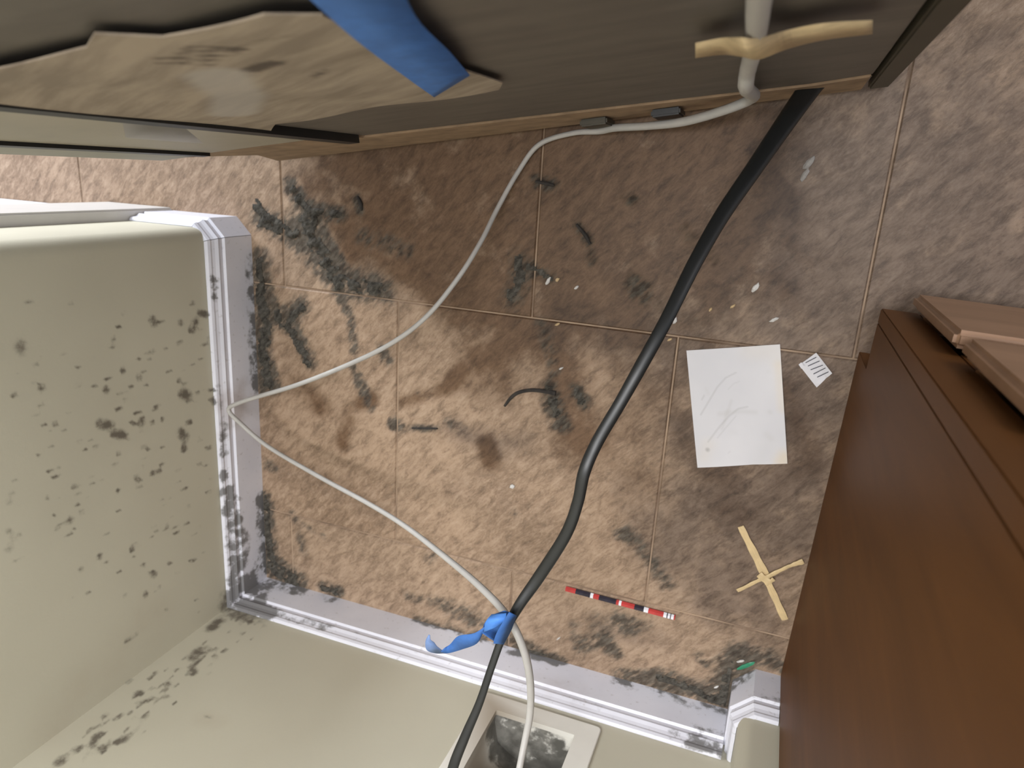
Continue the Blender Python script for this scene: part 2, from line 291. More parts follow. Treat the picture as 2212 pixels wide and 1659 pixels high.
for a in [(30, 1, (470, 1345), (455, 1358)), (34, 1, (435, 1405), (420, 1418)), (20, .9, (415, 1440), (418, 1455)), (18, .95, (362, 1478)), (20, 1, (298, 1498)), (14, .8, (335, 1453)), (15, .7, (300, 1518), (315, 1515)), (16, .8, (228, 1545)), (18, .8, (208, 1590), (200, 1610)),
          (22, 1, (135, 1640), (130, 1645)), (22, .6, (265, 1600)), (14, .4, (200, 1630), (290, 1580), (320, 1545)), (14, .6, (505, 1330), (540, 1340)), (14, .4, (445, 1548), (455, 1550)), (12, .6, (280, 1540)), (12, .6, (362, 1505))]:
    bw(0, a[0] * 1.1, a[1], *a[2:])
bw(1, 120, .3, (1160, 1500), (1350, 1560), (1540, 1640)); bw(1, 70, .35, (1120, 1480), (1240, 1500)); bw(1, 60, .4, (440, 1550), (470, 1560)); bw(1, 120, .25, (560, 1620), (620, 1560))
# grime on the skirting faces
def sl(rpx, s, z, *ys): stroke(0, rpx / 1400., s, [(-0.876, y, z) for y in ys])
def sb(rpx, s, z, *xs): stroke(0, rpx / 1400., s, [(x, -0.820, z) for x in xs])
for z_, y0, y1, s_, r_ in [(.092, -.47, -.56, .9, 14), (.09, -.56, -.62, .75, 18), (.085, -.60, -.78, .8, 26), (.06, -.62, -.70, .5, 20), (.09, -.20, -.235, .9, 16), (.085, -.29, -.44, .35, 18), (.07, -.46, -.53, .4, 16), (.06, -.74, -.83, .5, 30), (.045, -.71, -.80, .3, 30), (.095, -.36, -.46, .45, 14)]:
    sl(r_ * 2.0, s_ * .68, z_, y0, y1)
for z_, x0, x1, s_, r_ in [(.095, -.876, -.85, 1, 45), (.05, -.876, -.86, .8, 45), (.092, -.88, -.80, 1, 30), (.088, -.80, -.66, .7, 13), (.075, -.82, -.45, .5, 9), (.085, -.5, -.1, .33, 14), (.09, -.04, .03, .95, 22), (.06, -.01, .03, .6, 18), (.07, -.30, -.1, .35, 16), (.02, -.8, -.65, .4, 14), (.02, -.25, 0.0, .35, 18)]:
    sb(r_ * 1.8, s_ * .72, z_, x0, x1)
stroke(1, .05, .8, [(-.876, -.42, .08), (-.876, -.45, .05)]); stroke(1, .03, .6, [(-.876, -.40, .04), (-.876, -.48, .09)])
stroke(0, .02, .55, [(.034, -.80, .05), (.034, -.77, .095)]); stroke(0, .02, .5, [(.06, -.732, .06), (.10, -.732, .06)]); stroke(0, .012, .5, [(.05, -.735, .09), (.10, -.735, .088)])

# ---------------------------------------------------------------- floor and tiles
floor = box('floor', (-2.6, -1.1, -0.06), (2.0, 1.6, -0.0022), JOINT); tag(floor, kind='structure')
T = 0.4600
def tile(x0, y0, x1, y1, fine):
    step = 0.0075 if fine else 0.12; g = 0.0011; bv = 0.0019
    nx = max(2, int((x1 - x0) / step)); ny = max(2, int((y1 - y0) / step))
    xs = np.linspace(x0 + g + bv, x1 - g - bv, nx + 1); ys = np.linspace(y0 + g + bv, y1 - g - bv, ny + 1)
    V = [(x, y, 0) for y in ys for x in xs]; Fc = [[j * (nx + 1) + i, j * (nx + 1) + i + 1, (j + 1) * (nx + 1) + i + 1, (j + 1) * (nx + 1) + i] for j in range(ny) for i in range(nx)]
    ring = [i for i in range(nx + 1)] + [j * (nx + 1) + nx for j in range(1, ny + 1)] + [ny * (nx + 1) + i for i in range(nx - 1, -1, -1)] + [j * (nx + 1) for j in range(ny - 1, 0, -1)]
    cx, cy = (x0 + x1) / 2, (y0 + y1) / 2; n0 = len(V); hx, hy = (x1 - x0) / 2 - g, (y1 - y0) / 2 - g
    for i in ring:
        x, y, _ = V[i]; V.append((cx + (x - cx) * hx / (hx - bv), cy + (y - cy) * hy / (hy - bv), -0.0021))
    L = len(ring)
    for k in range(L): Fc.append([ring[k], n0 + k, n0 + (k + 1) % L, ring[(k + 1) % L]])
    o = fixn(mesh('tile', V, Fc, TILE, floor)); dirt(o); return o
rows = [(-1.105, -0.664, -0.351), (-0.664, -0.219, -0.581), (-0.219, 0.226, -0.347), (0.226, 0.671, -0.581), (0.671, 1.116, -0.347), (1.116, 1.56, -.581)]
for ri, (y0, y1, xr) in enumerate(rows):
    for k in range(-5, 6):
        x0 = xr + k * T; x1 = x0 + T
        if x0 < -2.6 or x1 > 2.0: continue
        if ri == 0 and (x1 < -0.85 or x0 > 0.4): continue
        if ri == 1 and (x1 < -0.89 and x0 < -1.4): continue
        fine = ri <= 2 and x1 > -0.95 and x0 < 0.35 or (ri == 2 and x0 < 0.6 and x0 > -.1)
        tile(x0, max(y0, -0.9), x1, y1, fine)
# ---------------------------------------------------------------- walls
def wallsurf(name, path, zs, mat, hole=None, back=0.11, kind=True):
    nz = len(zs); V = []; Fc = []
    for x, y in path:
        for z in zs: V.append((x, y, z))
    for i in range(len(path) - 1):
        for j in range(nz - 1):
            if hole:
                xm = (path[i][0] + path[i + 1][0]) / 2; zm = (zs[j] + zs[j + 1]) / 2; ym = path[i][1]
                if hole[0] < xm < hole[1] and hole[2] < zm < hole[3] and ym < -0.83: continue
            Fc.append([i * nz + j, (i + 1) * nz + j, (i + 1) * nz + j + 1, i * nz + j + 1])
    o = mesh(name, V, Fc, mat); dirt(o); tag(o, kind='structure'); return o
def lin(a, b, st): n_ = max(1, int(round(abs(b - a) / st))); return [a + (b - a) * i / n_ for i in range(n_ + 1)]
ZS = lin(0, .72, .0055) + lin(.9, 2.4, .3)
rb = 0.022
arc1 = [(LWX - rb + rb * math.cos(t_), EY - rb + rb * math.sin(t_)) for t_ in [math.pi / 2 * k / 8 for k in range(9)]]
pathL = [(LWX, y) for y in lin(BWY, EY - rb, .0055)] + arc1[1:] + [(-1.0455, EY)] + [(-1.0455, -1.0)]
wl = wallsurf('wall_left', pathL, ZS, WALL)
arc2 = [(JX + rb - rb * math.cos(t_), JY - rb + rb * math.sin(t_)) for t_ in [math.pi / 2 * k / 8 for k in range(9)]]
HX0, HX1, HZ0, HZ1 = -.318, -.182, .142, .31
xs = lin(LWX, HX0, .0055) + lin(HX0, HX1, .0055)[1:] + lin(HX1, JX, .0055)[1:]
ZB = lin(0, HZ0, .0055) + lin(HZ0, HZ1, .0055)[1:] + lin(HZ1, .7, .0055)[1:] + [1.2, 1.8, 2.4]
pathB = [(x, BWY) for x in xs] + [(JX, y) for y in lin(BWY, JY - rb, .01)[1:]] + arc2[1:] + [(x, JY) for x in lin(JX + rb, 1.9, .3)[1:]]
wb = wallsurf('wall_back', pathB, ZB, WALL, (HX0, HX1, HZ0, HZ1))
for o in (wl, wb):
    for p in o.data.polygons: p.use_smooth = True
# skirting
PROF = [(.0135, 0), (.0135, .02), (.0135, .04), (.0135, .055), (.0135, .066), (.0095, .0685), (.0098, .074), (.0112, .079), (.0078, .084), (.0062, .089), (.0068, .0925), (.0052, .097), (.0025, .0990), (0, .0995)]
def fineprof():
    out = []
    for (a, b), (c, d) in zip(PROF[:-1], PROF[1:]):
        n_ = max(1, int(abs(d - b) / .005))
        for k in range(n_): out.append((a + (c - a) * k / n_, b + (d - b) * k / n_))
    out.append(PROF[-1]); return out
FP = fineprof()
def skirt(name, path, mitre=None):
    """path: list of ((x,y),(nx,ny)) wall points with outward offsets"""
    V = []; Fc = []; n = len(FP)
    for (x, y), (a, b) in path:
        for o_, z in FP: V.append((x + a * o_, y + b * o_, z))
        V.append((x, y, 0))
    n += 1
    for i in range(len(path) - 1):
        for j in range(n): Fc.append([i * n + j, (i + 1) * n + j, (i + 1) * n + (j + 1) % n, i * n + (j + 1) % n])
    Fc.append(list(range(n))); Fc.append([(len(path) - 1) * n + j for j in range(n)])
    o = fixn(mesh(name, V, Fc, TRIM)); dirt(o); tag(o, kind='structure'); return o
q = math.sqrt(2)
c45 = math.tan(math.radians(22.5))
g_ = .0006
skirt('baseboard_left', [((LWX + g_, BWY), (1, 1))] + [((LWX + g_, y), (1, 0)) for y in lin(BWY + .015, EY - .03, .006)] + [((LWX + g_, EY - .022), (1, c45))])
skirt('baseboard_corner', [((LWX + g_, EY - .021), (1, c45)), ((LWX - .021, EY + g_), (c45, 1))])
skirt('baseboard_end', [((LWX - .022, EY + g_), (c45, 1)), ((-.95, EY + g_), (0, 1)), ((-1.044, EY + g_), (0, 1))])
skirt('baseboard_back', [((LWX, BWY + g_), (1, 1))] + [((x, BWY + g_), (0, 1)) for x in lin(LWX + .016, JX - .018, .006)] + [((JX - .0145, BWY + g_), (0, 1))])
skirt('baseboard_right', [((JX - g_, BWY + .001), (-1, 0)), ((JX - g_, -.80), (-1, 0)), ((JX - g_, JY - .022), (-1, c45)), ((JX + .022, JY + g_), (-c45, 1))] + [((x, JY + g_), (0, 1)) for x in lin(JX + .04, .099, .01)])
# door opening beyond the end of the left wall
CASING = simple('warm_grey_casing_paint', (0.62, 0.60, 0.575, 1), 0.45, 0, .04)
tc = box('trim_1', (-1.200, -0.30, 0.0), (-1.046, EY + .019, 2.1), CASING, bevel=.003); tag(tc, kind='structure')
DOORW = simple('white_door_paint', (0.84, 0.86, 0.93, 1), 0.4, 0, 0.03)
dr = box('door_1', (0, 0, 0.0), (0.80, 0.038, 2.05), DOORW, bevel=.002); dr.location = (-2.004, -0.152, 0.002); tag(dr, kind='structure')

# ---------------------------------------------------------------- fridge (seen from behind)
FA = at(600, 350, .03); FB = at(1835, 200, .03); FD = (FB - FA) / np.linalg.norm(FB - FA); FN = np.array([FD[1], -FD[0], 0.0])   # outward
frang = math.atan2(FD[1], FD[0])
fr = empty('refrigerator', (FA[0], FA[1], 0), frang)
tag(fr, 'large dark grey refrigerator pulled out, its flat back facing the gap', 'refrigerator')
def fp(px, py, out=0.0):   # point on the fridge back plane (world)
    r_ = ray(px, py); t_ = (FN @ (FA + FN * out) - FN @ C) / (FN @ r_); return C + r_ * t_
def uz(px, py, out=0.0): P = fp(px, py, out); return (FD @ (P - FA), P[2])
def fl_(u, z, c=0.0): return (u, -c, z)           # local frame: x along back, -y outward
box('body', (-0.036, .012, .06), (.885, .70, 1.72), DARKRIM, fr, .006)
for fx, fy in ((.05, .08), (.80, .08), (.05, .62), (.80, .62)): box('foot', (fx - .02, fy - .02, 0), (fx + .02, fy + .02, .0595), BLACK, fr, .004)
prism('back_panel', [(.262, .19), (.80, .135), (.862, .15), (.862, 1.66), (.262, 1.66)], .008, PANEL, lambda a, b, c: (a, .0115 - c, b), fr, .0012)
box('side_trim', (.050, .001, .235), (.245, .0115, 1.68), SIDE, fr, .002)
box('edge_strip', (-.036, -.001, .235), (.036, .0115, 1.70), EDGE, fr, .003)
box('groove', (.2455, -.0062, .2), (.2618, .0115, 1.67), BLACK, fr); box('groove', (.0365, -.003, .235), (.0495, .0115, 1.67), BLACK, fr)
prism('compressor_cover', [(-.03, .235), (.01, .20), (.05, .14), (.0, .03), (.86, .03), (.86, .145), (.80, .130), (.26, .185), (.25, .23)], .010, FIBRE, lambda a, b, c: (a, .0115 - c, b), fr, .001)
box('rear_flange', (.866, .0, .04), (.889, .0115, 1.70), DARKRIM, fr, .002)
for (px, py) in ((1300, 263), (1445, 240)):
    u, z = uz(px, py); z = max(z, .06); box('bracket', (u - .018, -.008, z - .018), (u + .018, .0008, z + .03), BLACK if px > 1400 else DARKRIM, fr, .002)
# tan cardboard sheet on the back
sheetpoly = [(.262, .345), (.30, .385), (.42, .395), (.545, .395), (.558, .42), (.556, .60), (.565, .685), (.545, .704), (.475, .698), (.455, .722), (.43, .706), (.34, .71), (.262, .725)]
def gridpoly(name, poly, step, mat, f, parent):
    import itertools
    xs_ = [p[0] for p in poly]; ys_ = [p[1] for p in poly]; bm = bmesh.new()
    vs0 = [bm.verts.new((x, 0, y)) for x, y in poly]; bm.faces.new(vs0)
    for ax, lo, hi in ((0, min(xs_), max(xs_)), (2, min(ys_), max(ys_))):
        k = lo + step
        while k < hi:
            no = [0, 0, 0]; no[ax] = 1; co = [0, 0, 0]; co[ax] = k
            bmesh.ops.bisect_plane(bm, geom=bm.verts[:] + bm.edges[:] + bm.faces[:], plane_co=co, plane_no=no); k += step
    for v in bm.verts: v.co = f(v.co.x, v.co.z)
    me = bpy.data.meshes.new(name); bm.to_mesh(me); bm.free(); me.materials.append(mat); o = bpy.data.objects.new(name, me); COL.objects.link(o); o.parent = parent
    return o
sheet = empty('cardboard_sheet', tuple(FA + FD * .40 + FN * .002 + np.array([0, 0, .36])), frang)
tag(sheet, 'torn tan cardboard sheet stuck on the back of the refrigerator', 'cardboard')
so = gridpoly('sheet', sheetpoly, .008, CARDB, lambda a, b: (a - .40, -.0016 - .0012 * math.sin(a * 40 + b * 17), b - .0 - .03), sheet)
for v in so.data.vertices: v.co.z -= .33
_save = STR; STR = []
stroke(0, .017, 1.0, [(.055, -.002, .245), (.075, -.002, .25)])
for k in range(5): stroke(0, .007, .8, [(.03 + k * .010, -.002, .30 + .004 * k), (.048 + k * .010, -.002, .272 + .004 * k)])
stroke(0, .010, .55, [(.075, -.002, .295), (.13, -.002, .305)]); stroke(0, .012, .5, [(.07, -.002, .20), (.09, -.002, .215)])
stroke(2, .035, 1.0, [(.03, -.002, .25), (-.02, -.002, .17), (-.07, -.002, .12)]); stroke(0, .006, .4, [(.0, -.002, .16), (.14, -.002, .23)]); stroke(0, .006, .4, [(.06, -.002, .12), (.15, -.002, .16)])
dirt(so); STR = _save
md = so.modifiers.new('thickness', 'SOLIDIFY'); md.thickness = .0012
pt = prism('pale_patch', [uz(*p) for p in ((262, 254), (385, 266), (440, 312), (350, 306), (272, 300))], .0005, PALEPATCH, lambda a, b, c: (a, .0015 - c, b), fr)  # pale patch on the side trim, added as a thin flat piece
def strip_on_fridge(name, centre, hw, mat, out, label, cat, group=None, sag=.0):
    e = empty(name, tuple(np.array(centre[0])))
    tag(e, label, cat, group); c0_ = np.array(centre[0])
    ribbon('tape_strip', [np.array(p) - c0_ for p in centre], hw, mat, e); return e
bt = []
for (l, r_) in (((.500, .462), (.563, .530)), ((.525, .555), (.585, .610)), ((.560, .680), (.608, .700)), ((.60, .80), (.65, .80))):
    L = FA * [1, 1, 0] + FD * l[0] + FN * .0075 + np.array([0, 0, l[1]]); Rr = FA * [1, 1, 0] + FD * r_[0] + FN * .0075 + np.array([0, 0, r_[1]]); bt.append(((L + Rr) / 2, (Rr - L) / 2))
strip_on_fridge('blue_tape', [b[0] for b in bt], [b[1] for b in bt], BLUE, .0, 'wide strip of blue masking tape holding the cardboard sheet to the refrigerator back', 'tape')
mt = []
for (a, b, w) in ((1502, 110, 15), (1560, 101, 17), (1600, 103, 19), (1640, 107, 21), (1700, 87, 19), (1780, 69, 17), (1885, 59, 14)):
    o_ = .018 if 1590 < a < 1660 else (.010 if a < 1890 else .006)
    P = fp(a, b, o_); Q = fp(a, b + w, o_); mt.append((P, (Q - P)))
strip_on_fridge('masking_tape', [b[0] for b in mt], [b[1] for b in mt], MASK, 0, 'tan masking tape strip crossing the white cable on the refrigerator back', 'tape')

# ---------------------------------------------------------------- cables
def A(x, y, z): return at(x, y, z)
wc = [fp(1650, -160, .014), fp(1642, -40, .013), fp(1638, 20, .013), fp(1630, 100, .011), fp(1616, 150, .013), fp(1612, 190, .02), A(1628, 210, .16), A(1570, 236, .13), A(1480, 262, .10), A(1400, 272, .07), A(1330, 276, .05), A(1295, 283, .03), A(1235, 288, .02), A(1165, 312, .012), A(1120, 370, .012),
      A(1075, 450, .03), A(1040, 520, .06), A(990, 600, .09), A(920, 685, .11), A(840, 745, .11), A(740, 793, .11), A(640, 832, .11), A(560, 856, .112), A(512, 872, .112), A(494, 886, .108), A(520, 915, .11), A(580, 965, .11), A(690, 1030, .13), A(800, 1090, .18), A(880, 1140, .22), A(970, 1210, .27), A(1040, 1270, .31),
      A(1095, 1330, .34), A(1130, 1400, .35), A(1145, 1470, .34), A(1145, 1540, .33), A(1132, 1610, .34), A(1118, 1680, .36), (-.214, -.780, .355), (-.212, -.812, .325), (-.212, -.8265, .292)]
rw = [.0065] * 5 + [.0065, .006, .0055, .0055, .005, .005, .0045] + [.0036] * 5 + [.0037] * 12 + [.0038, .0042, .0046, .0048, .0048, .0048, .0046, .0044, .0042, .004]
wc_o = tube('white_cable', wc, rw[:len(wc)] + [.004] * (len(wc) - len(rw)), WCABLE, seg=10)
tag(wc_o, 'thin white cable looping from the refrigerator over the left baseboard to the wall', 'cable')
bc = [(1765, 172, .10, 24), (1748, 192, .10, 24), (1690, 275, .14, 22), (1625, 370, .19, 20), (1560, 465, .24, 19), (1500, 570, .29, 18), (1440, 690, .33, 17), (1385, 790, .35, 17), (1340, 870, .36, 16), (1290, 955, .37, 16), (1262, 1020, .38, 16), (1248, 1085, .38, 15), (1222, 1155, .38, 15), (1165, 1245, .38, 15), (1120, 1310, .39, 13), (1088, 1370, .40, 10),
      (1062, 1440, .41, 9), (1035, 1520, .42, 9.5), (1005, 1590, .43, 11), (978, 1660, .44, 12)]
pts = [A(a, b, z) for a, b, z, r_ in bc]; rads = [r_ / F * float(np.linalg.norm(A(a, b, z) - C)) * .85 for a, b, z, r_ in bc]
pts += [np.array(p) for p in ((-.2690, -.715, .438), (-.272, -.77, .405), (-.268, -.808, .35), (-.264, -.8255, .295))]; rads += [.0060, .0055, .005, .005]
bco = tube('power_cord', pts, rads, BCABLE, seg=12, flat=.45)
tag(bco, 'thick black power cord stretched through the air from refrigerator to wall', 'cord')
# blue tape flag folded around the cord
tz = .385
flag = empty('tape_flag', tuple(A(1080, 1360, tz))); f0 = A(1080, 1360, tz)
tag(flag, 'crumpled blue masking tape flag wrapped around the black cord', 'tape')
def rb_(name, rows_, mat):
    cen = [(A(*a) + A(*b)) / 2 - f0 for a, b in rows_]; hw = [(A(*b) - A(*a)) / 2 for a, b in rows_]; return ribbon(name, cen, hw, mat, flag, .0005)
rb_('wrap', [((1100, 1322, .425), (1116, 1330, .41)), ((1086, 1345, .43), (1112, 1340, .40)), ((1072, 1370, .43), (1104, 1362, .40)), ((1066, 1390, .43), (1088, 1392, .41))], BLUE)
rb_('tape_fold', [((1108, 1326, .40), (1090, 1319, .41)), ((1100, 1345, .385), (1062, 1330, .40)), ((1090, 1372, .375), (1046, 1348, .40)), ((1080, 1394, .385), (1042, 1368, .41))], BLUE)
rb_('tape_back', [((1094, 1324, .415), (1062, 1327, .415)), ((1090, 1340, .42), (1050, 1342, .42)), ((1070, 1355, .42), (1045, 1366, .41))], simple('bright_blue_tape', (0.08, 0.26, 0.72, 1), .7, 0, .1, 50))
rb_('tape_tail', [((1044, 1366, .405), (1050, 1352, .41)), ((1030, 1390, .40), (1024, 1368, .41)), ((1000, 1402, .39), (990, 1374, .40)), ((968, 1411, .385), (972, 1392, .385)), ((952, 1408, .39), (960, 1400, .39))], BLUE)
rb_('tail_curl', [((966, 1411, .383), (954, 1404, .39)), ((940, 1411, .385), (944, 1396, .40)), ((922, 1404, .395), (938, 1388, .405)), ((919, 1386, .405), (930, 1382, .41)), ((926, 1371, .41), (929, 1372, .41))], BLUE2)

# ---------------------------------------------------------------- utility box in the back wall
ub = empty('utility_box', (-.25, BWY, .2)); tag(ub, 'cream recessed utility box with a mouldy inside, low in the back wall', 'outlet box')
def rrect(x0, z0, x1, z1, r, n=5):
    out = []
    for cx_, cz_, a0 in ((x1 - r, z0 + r, -90), (x1 - r, z1 - r, 0), (x0 + r, z1 - r, 90), (x0 + r, z0 + r, 180)):
        for k in range(n): a = math.radians(a0 + 90 * k / (n - 1)); out.append((cx_ + r * math.cos(a), cz_ + r * math.sin(a)))
    return out
oo = rrect(-.348, .113, -.150, .345, .007); ii = rrect(-.315, .146, -.185, .306, .002)
n = len(oo); V = []
for (x, z) in oo: V.append((x, .0006, z))
for (x, z) in oo: V.append((x, .0035, z))
for (x, z) in [(a + (-.25 - a) * .012, b + (.229 - b) * .012) for a, b in oo]: V.append((x, .0048, z))
for (x, z) in ii: V.append((x, .0048, z))
for (x, z) in ii: V.append((x, -.004, z))
Fc = [[k * n + i, k * n + (i + 1) % n, (k + 1) * n + (i + 1) % n, (k + 1) * n + i] for k in range(4) for i in range(n)]
pl = fixn(mesh('cover_plate', [(x + .25, y, z - .2) for x, y, z in V], Fc, CREAM, ub)); dirt(pl)
# recess: plan with bowed back, fine grid for the mould
V = []; Fc = []; nx = 26; dep = .085
planp = [(-.3165, -.001), (-.3165, -.02)] + [(-.3165 + .133 * k / 20, -.02 - .062 * math.sin(math.pi * (0.08 + .84 * k / 20)) ** .55) for k in range(1, 20)] + [(-.1835, -.02), (-.1835, -.001)]
zz = lin(.1445, .3075, .006); N_ = len(zz)
for x, y in planp:
    for z in zz: V.append((x, y, z))
for i in range(len(planp) - 1):
    for j in range(N_ - 1): Fc.append([i * N_ + j, (i + 1) * N_ + j, (i + 1) * N_ + j + 1, i * N_ + j + 1])
rec = mesh('recess_wall', [(x + .25, y, z - .2) for x, y, z in V], Fc, CREAM, ub, True)
def cap(name, z):
    V = []; Fc = []; K = 14
    for x, y in planp[1:-1]:
        for k in range(K + 1): V.append((x + .25, y * k / K - .001 * (1 - k / K), z - .2))
    for i in range(len(planp) - 3):
        for k in range(K): Fc.append([i * (K + 1) + k, (i + 1) * (K + 1) + k, (i + 1) * (K + 1) + k + 1, i * (K + 1) + k + 1])
    return fixn(mesh(name, V, Fc, CREAM, ub))
bt_ = cap('recess_bottom', .1445); tp_ = cap('recess_top', .3075)
_save = STR; STR = []
stroke(0, .075, .85, [(-.055, -.03, -.055), (.0, -.05, -.055), (.05, -.06, -.055)]); stroke(0, .05, .9, [(-.06, -.02, -.055), (-.05, -.06, -.05)]); stroke(0, .05, 1, [(-.03, -.085, -.04), (.03, -.085, -.04), (.06, -.07, -.04)])
stroke(0, .02, .8, [(.01, -.012, -.055), (.04, -.02, -.055)]); stroke(1, .09, 1, [(-.05, -.085, .03), (.02, -.085, .06), (.06, -.07, .03)]); stroke(1, .05, .6, [(-.066, -.01, .0), (-.066, -.03, .06)])
for o in (rec, bt_, tp_): dirt(o)
STR = _save

# ---------------------------------------------------------------- cabinet on the right
K0 = at(1690, 1440); K1 = at(1855, 760); kd = (K1 - K0) / np.linalg.norm(K1 - K0); kang = math.atan2(kd[0], kd[1])   # lean of the side from +Y
cab = empty('base_cabinet', (float(K0[0]), JY + .016, 0), -kang)
tag(cab, 'brown wooden base cabinet with drawers standing right of the gap', 'cabinet')
DEP = float(at(1895, 665, .1)[1] - (JY + .016)) / math.cos(kang); CW = .60
prism('side_panel', [(0, 0), (DEP - .075, 0), (DEP - .075, .1), (DEP - .018, .1), (DEP - .018, .88), (0, .88)], .018, WOOD, lambda a, b, c: (c, a, b), cab, .0006)
prism('side_panel', [(0, 0), (DEP - .075, 0), (DEP - .075, .1), (DEP - .018, .1), (DEP - .018, .88), (0, .88)], .018, WOOD, lambda a, b, c: (CW - .018 + c, a, b), cab, .0006)
box('toe_board', (.019, DEP - .09, 0), (CW - .019, DEP - .076, .099), WOOD, cab)
box('back_board', (.019, .0, .10), (CW - .019, .008, .88), WOOD, cab)
box('bottom_board', (.019, .009, .10), (CW - .019, DEP - .02, .116), WOOD, cab)
box('top_board', (.0, .0, .881), (CW, DEP, .90), WOOD, cab, .002)
box('face_frame', (0, DEP - .0179, .1), (.040, DEP, .88), WOOD, cab, .0012)
box('face_frame', (CW - .040, DEP - .0175, .1), (CW, DEP, .88), WOOD, cab, .0025)
for z0, z1 in ((.10, .125), (.325, .385), (.555, .62), (.80, .88)): box('frame_rail', (.0405, DEP - .017, z0), (CW - .0405, DEP - .0005, z1), WOOD, cab, .001)
def drawer(z0, z1):
    d = box('drawer', (.030, DEP + .0065, z0), (CW - .030, DEP + .023, z1), WOOD2, cab, .0048, 3)
    b_ = box('drawer_back', (.046, DEP + .0006, z0 + .012), (CW - .046, DEP + .0064, z1 - .012), WOOD, None); b_.parent = d; return d
for z0, z1 in ((.105, .340), (.372, .565), (.60, .80)): drawer(z0, z1)

# ---------------------------------------------------------------- small things on the floor
def flatgrid(name, corners, nu, nv, th, mat, z0=.0004, wob=.0):
    P = [at(*c) for c in corners]; cen = sum(P) / 4; V = []; Fc = []
    for lay in (0, 1):
        for j in range(nv + 1):
            for i in range(nu + 1):
                u, v = i / nu, j / nv; p = (P[0] * (1 - u) + P[1] * u) * (1 - v) + (P[3] * (1 - u) + P[2] * u) * v
                w_ = wob * (math.sin(u * 3.1 + v * 2) ** 2 * .5 + (v ** 4) * abs(math.sin(u * 5)) * .8 + u ** 5 * .6)
                V.append((p[0], p[1], z0 + w_ + th * lay))
    n1 = (nu + 1) * (nv + 1)
    for j in range(nv):
        for i in range(nu):
            a = j * (nu + 1) + i; q_ = [a, a + 1, a + nu + 2, a + nu + 1]; Fc.append(q_[::-1]); Fc.append([n1 + k for k in q_])
    ring = [i for i in range(nu + 1)] + [j * (nu + 1) + nu for j in range(1, nv + 1)] + [nv * (nu + 1) + i for i in range(nu - 1, -1, -1)] + [j * (nu + 1) for j in range(nv - 1, 0, -1)]
    for k in range(len(ring)): a, b = ring[k], ring[(k + 1) % len(ring)]; Fc.append([a, b, n1 + b, n1 + a])
    o = fixn(mesh(name, V, Fc, mat)); return o
t = NT('stained_white_card', 0.5); c0 = t.mix(t.mr(t.noise(t.pos(), 8, 3), .35, .65), (.62, .615, .645, 1), (.68, .67, .69, 1)); D = t.dirt()
c0 = t.mix(t.math('MULTIPLY', t.mr(D[1], 0, 1, 0, 1, True), .75), c0, (.72, .58, .36, 1)); c0 = t.mix(t.math('MULTIPLY', t.mr(D[2], 0, 1, 0, 1, True), .5), c0, (.45, .44, .42, 1)); c0 = t.mix(t.math('MULTIPLY', t.mr(D[0], .1, .9, 0, 1), .7), c0, (.22, .21, .20, 1)); t.col(c0)
_save = STR; STR = []
for a in [(0, 3, .55, (1514, 895), (1535, 860), (1550, 835), (1568, 815), (1590, 804)), (0, 2.5, .4, (1573, 840), (1585, 828), (1597, 823)), (0, 3.5, .5, (1530, 953), (1555, 920), (1575, 898), (1595, 882), (1615, 878)), (0, 2.5, .45, (1550, 945), (1575, 915), (1590, 898)),
          (2, 9, .6, (1555, 893), (1600, 888), (1632, 890)), (2, 6, .6, (1560, 925), (1575, 880), (1580, 865)), (0, 7, .9, (1529, 970)), (0, 3, .5, (1516, 863), (1522, 853)), (2, 9, .6, (1663, 889)), (2, 8, .4, (1660, 802)), (1, 26, .8, (1695, 985), (1690, 995)), (1, 40, .35, (1620, 755), (1680, 760)), (1, 18, .5, (1683, 790), (1690, 880)), (1, 30, .35, (1520, 985), (1530, 960)),
          (2, 30, .35, (1640, 1000), (1660, 950)), (2, 7, .4, (1525, 838), (1530, 850)), (0, 2.5, .4, (1573, 978), (1577, 974)), (2, 12, .3, (1580, 932), (1590, 935)), (2, 10, .35, (1655, 935), (1665, 945))]:
    stroke(a[0], a[1] * 1.25 / 1400, a[2] * .75, [at(*p) for p in a[3:]])
card = flatgrid('paper_card', [(1483, 757), (1685, 743), (1701, 998), (1507, 1009)], 80, 96, .0007, t.m, .0006, .003)
for v in card.data.vertices:    # the strokes lie on the floor plane; take the card's own height out of the distance
    pass
zs_ = [v.co.z for v in card.data.vertices]
for v in card.data.vertices: v.co.z = 0
dirt(card)
for v, z in zip(card.data.vertices, zs_): v.co.z = z
STR = _save
tag(card, 'white rectangular card with faint curved scratches lying on the tiles', 'card')
lab = empty('paper_label', tuple(at(1762, 798))); l0 = at(1762, 798)
tag(lab, 'small white folded label with five short black lines, beside the cabinet', 'label')
o = flatgrid('paper', [(1726, 788), (1763, 761), (1797, 804), (1764, 836)], 8, 8, .0008, PAPER, .0005, .003)
for v in o.data.vertices: v.co -= Vector(l0)
o.parent = lab
o = flatgrid('folded_edge', [(1725, 786), (1731, 781), (1738, 791), (1731, 795)], 2, 2, .0005, PAPER, .0040, .0)
for v in o.data.vertices: v.co -= Vector(l0)
o.parent = lab
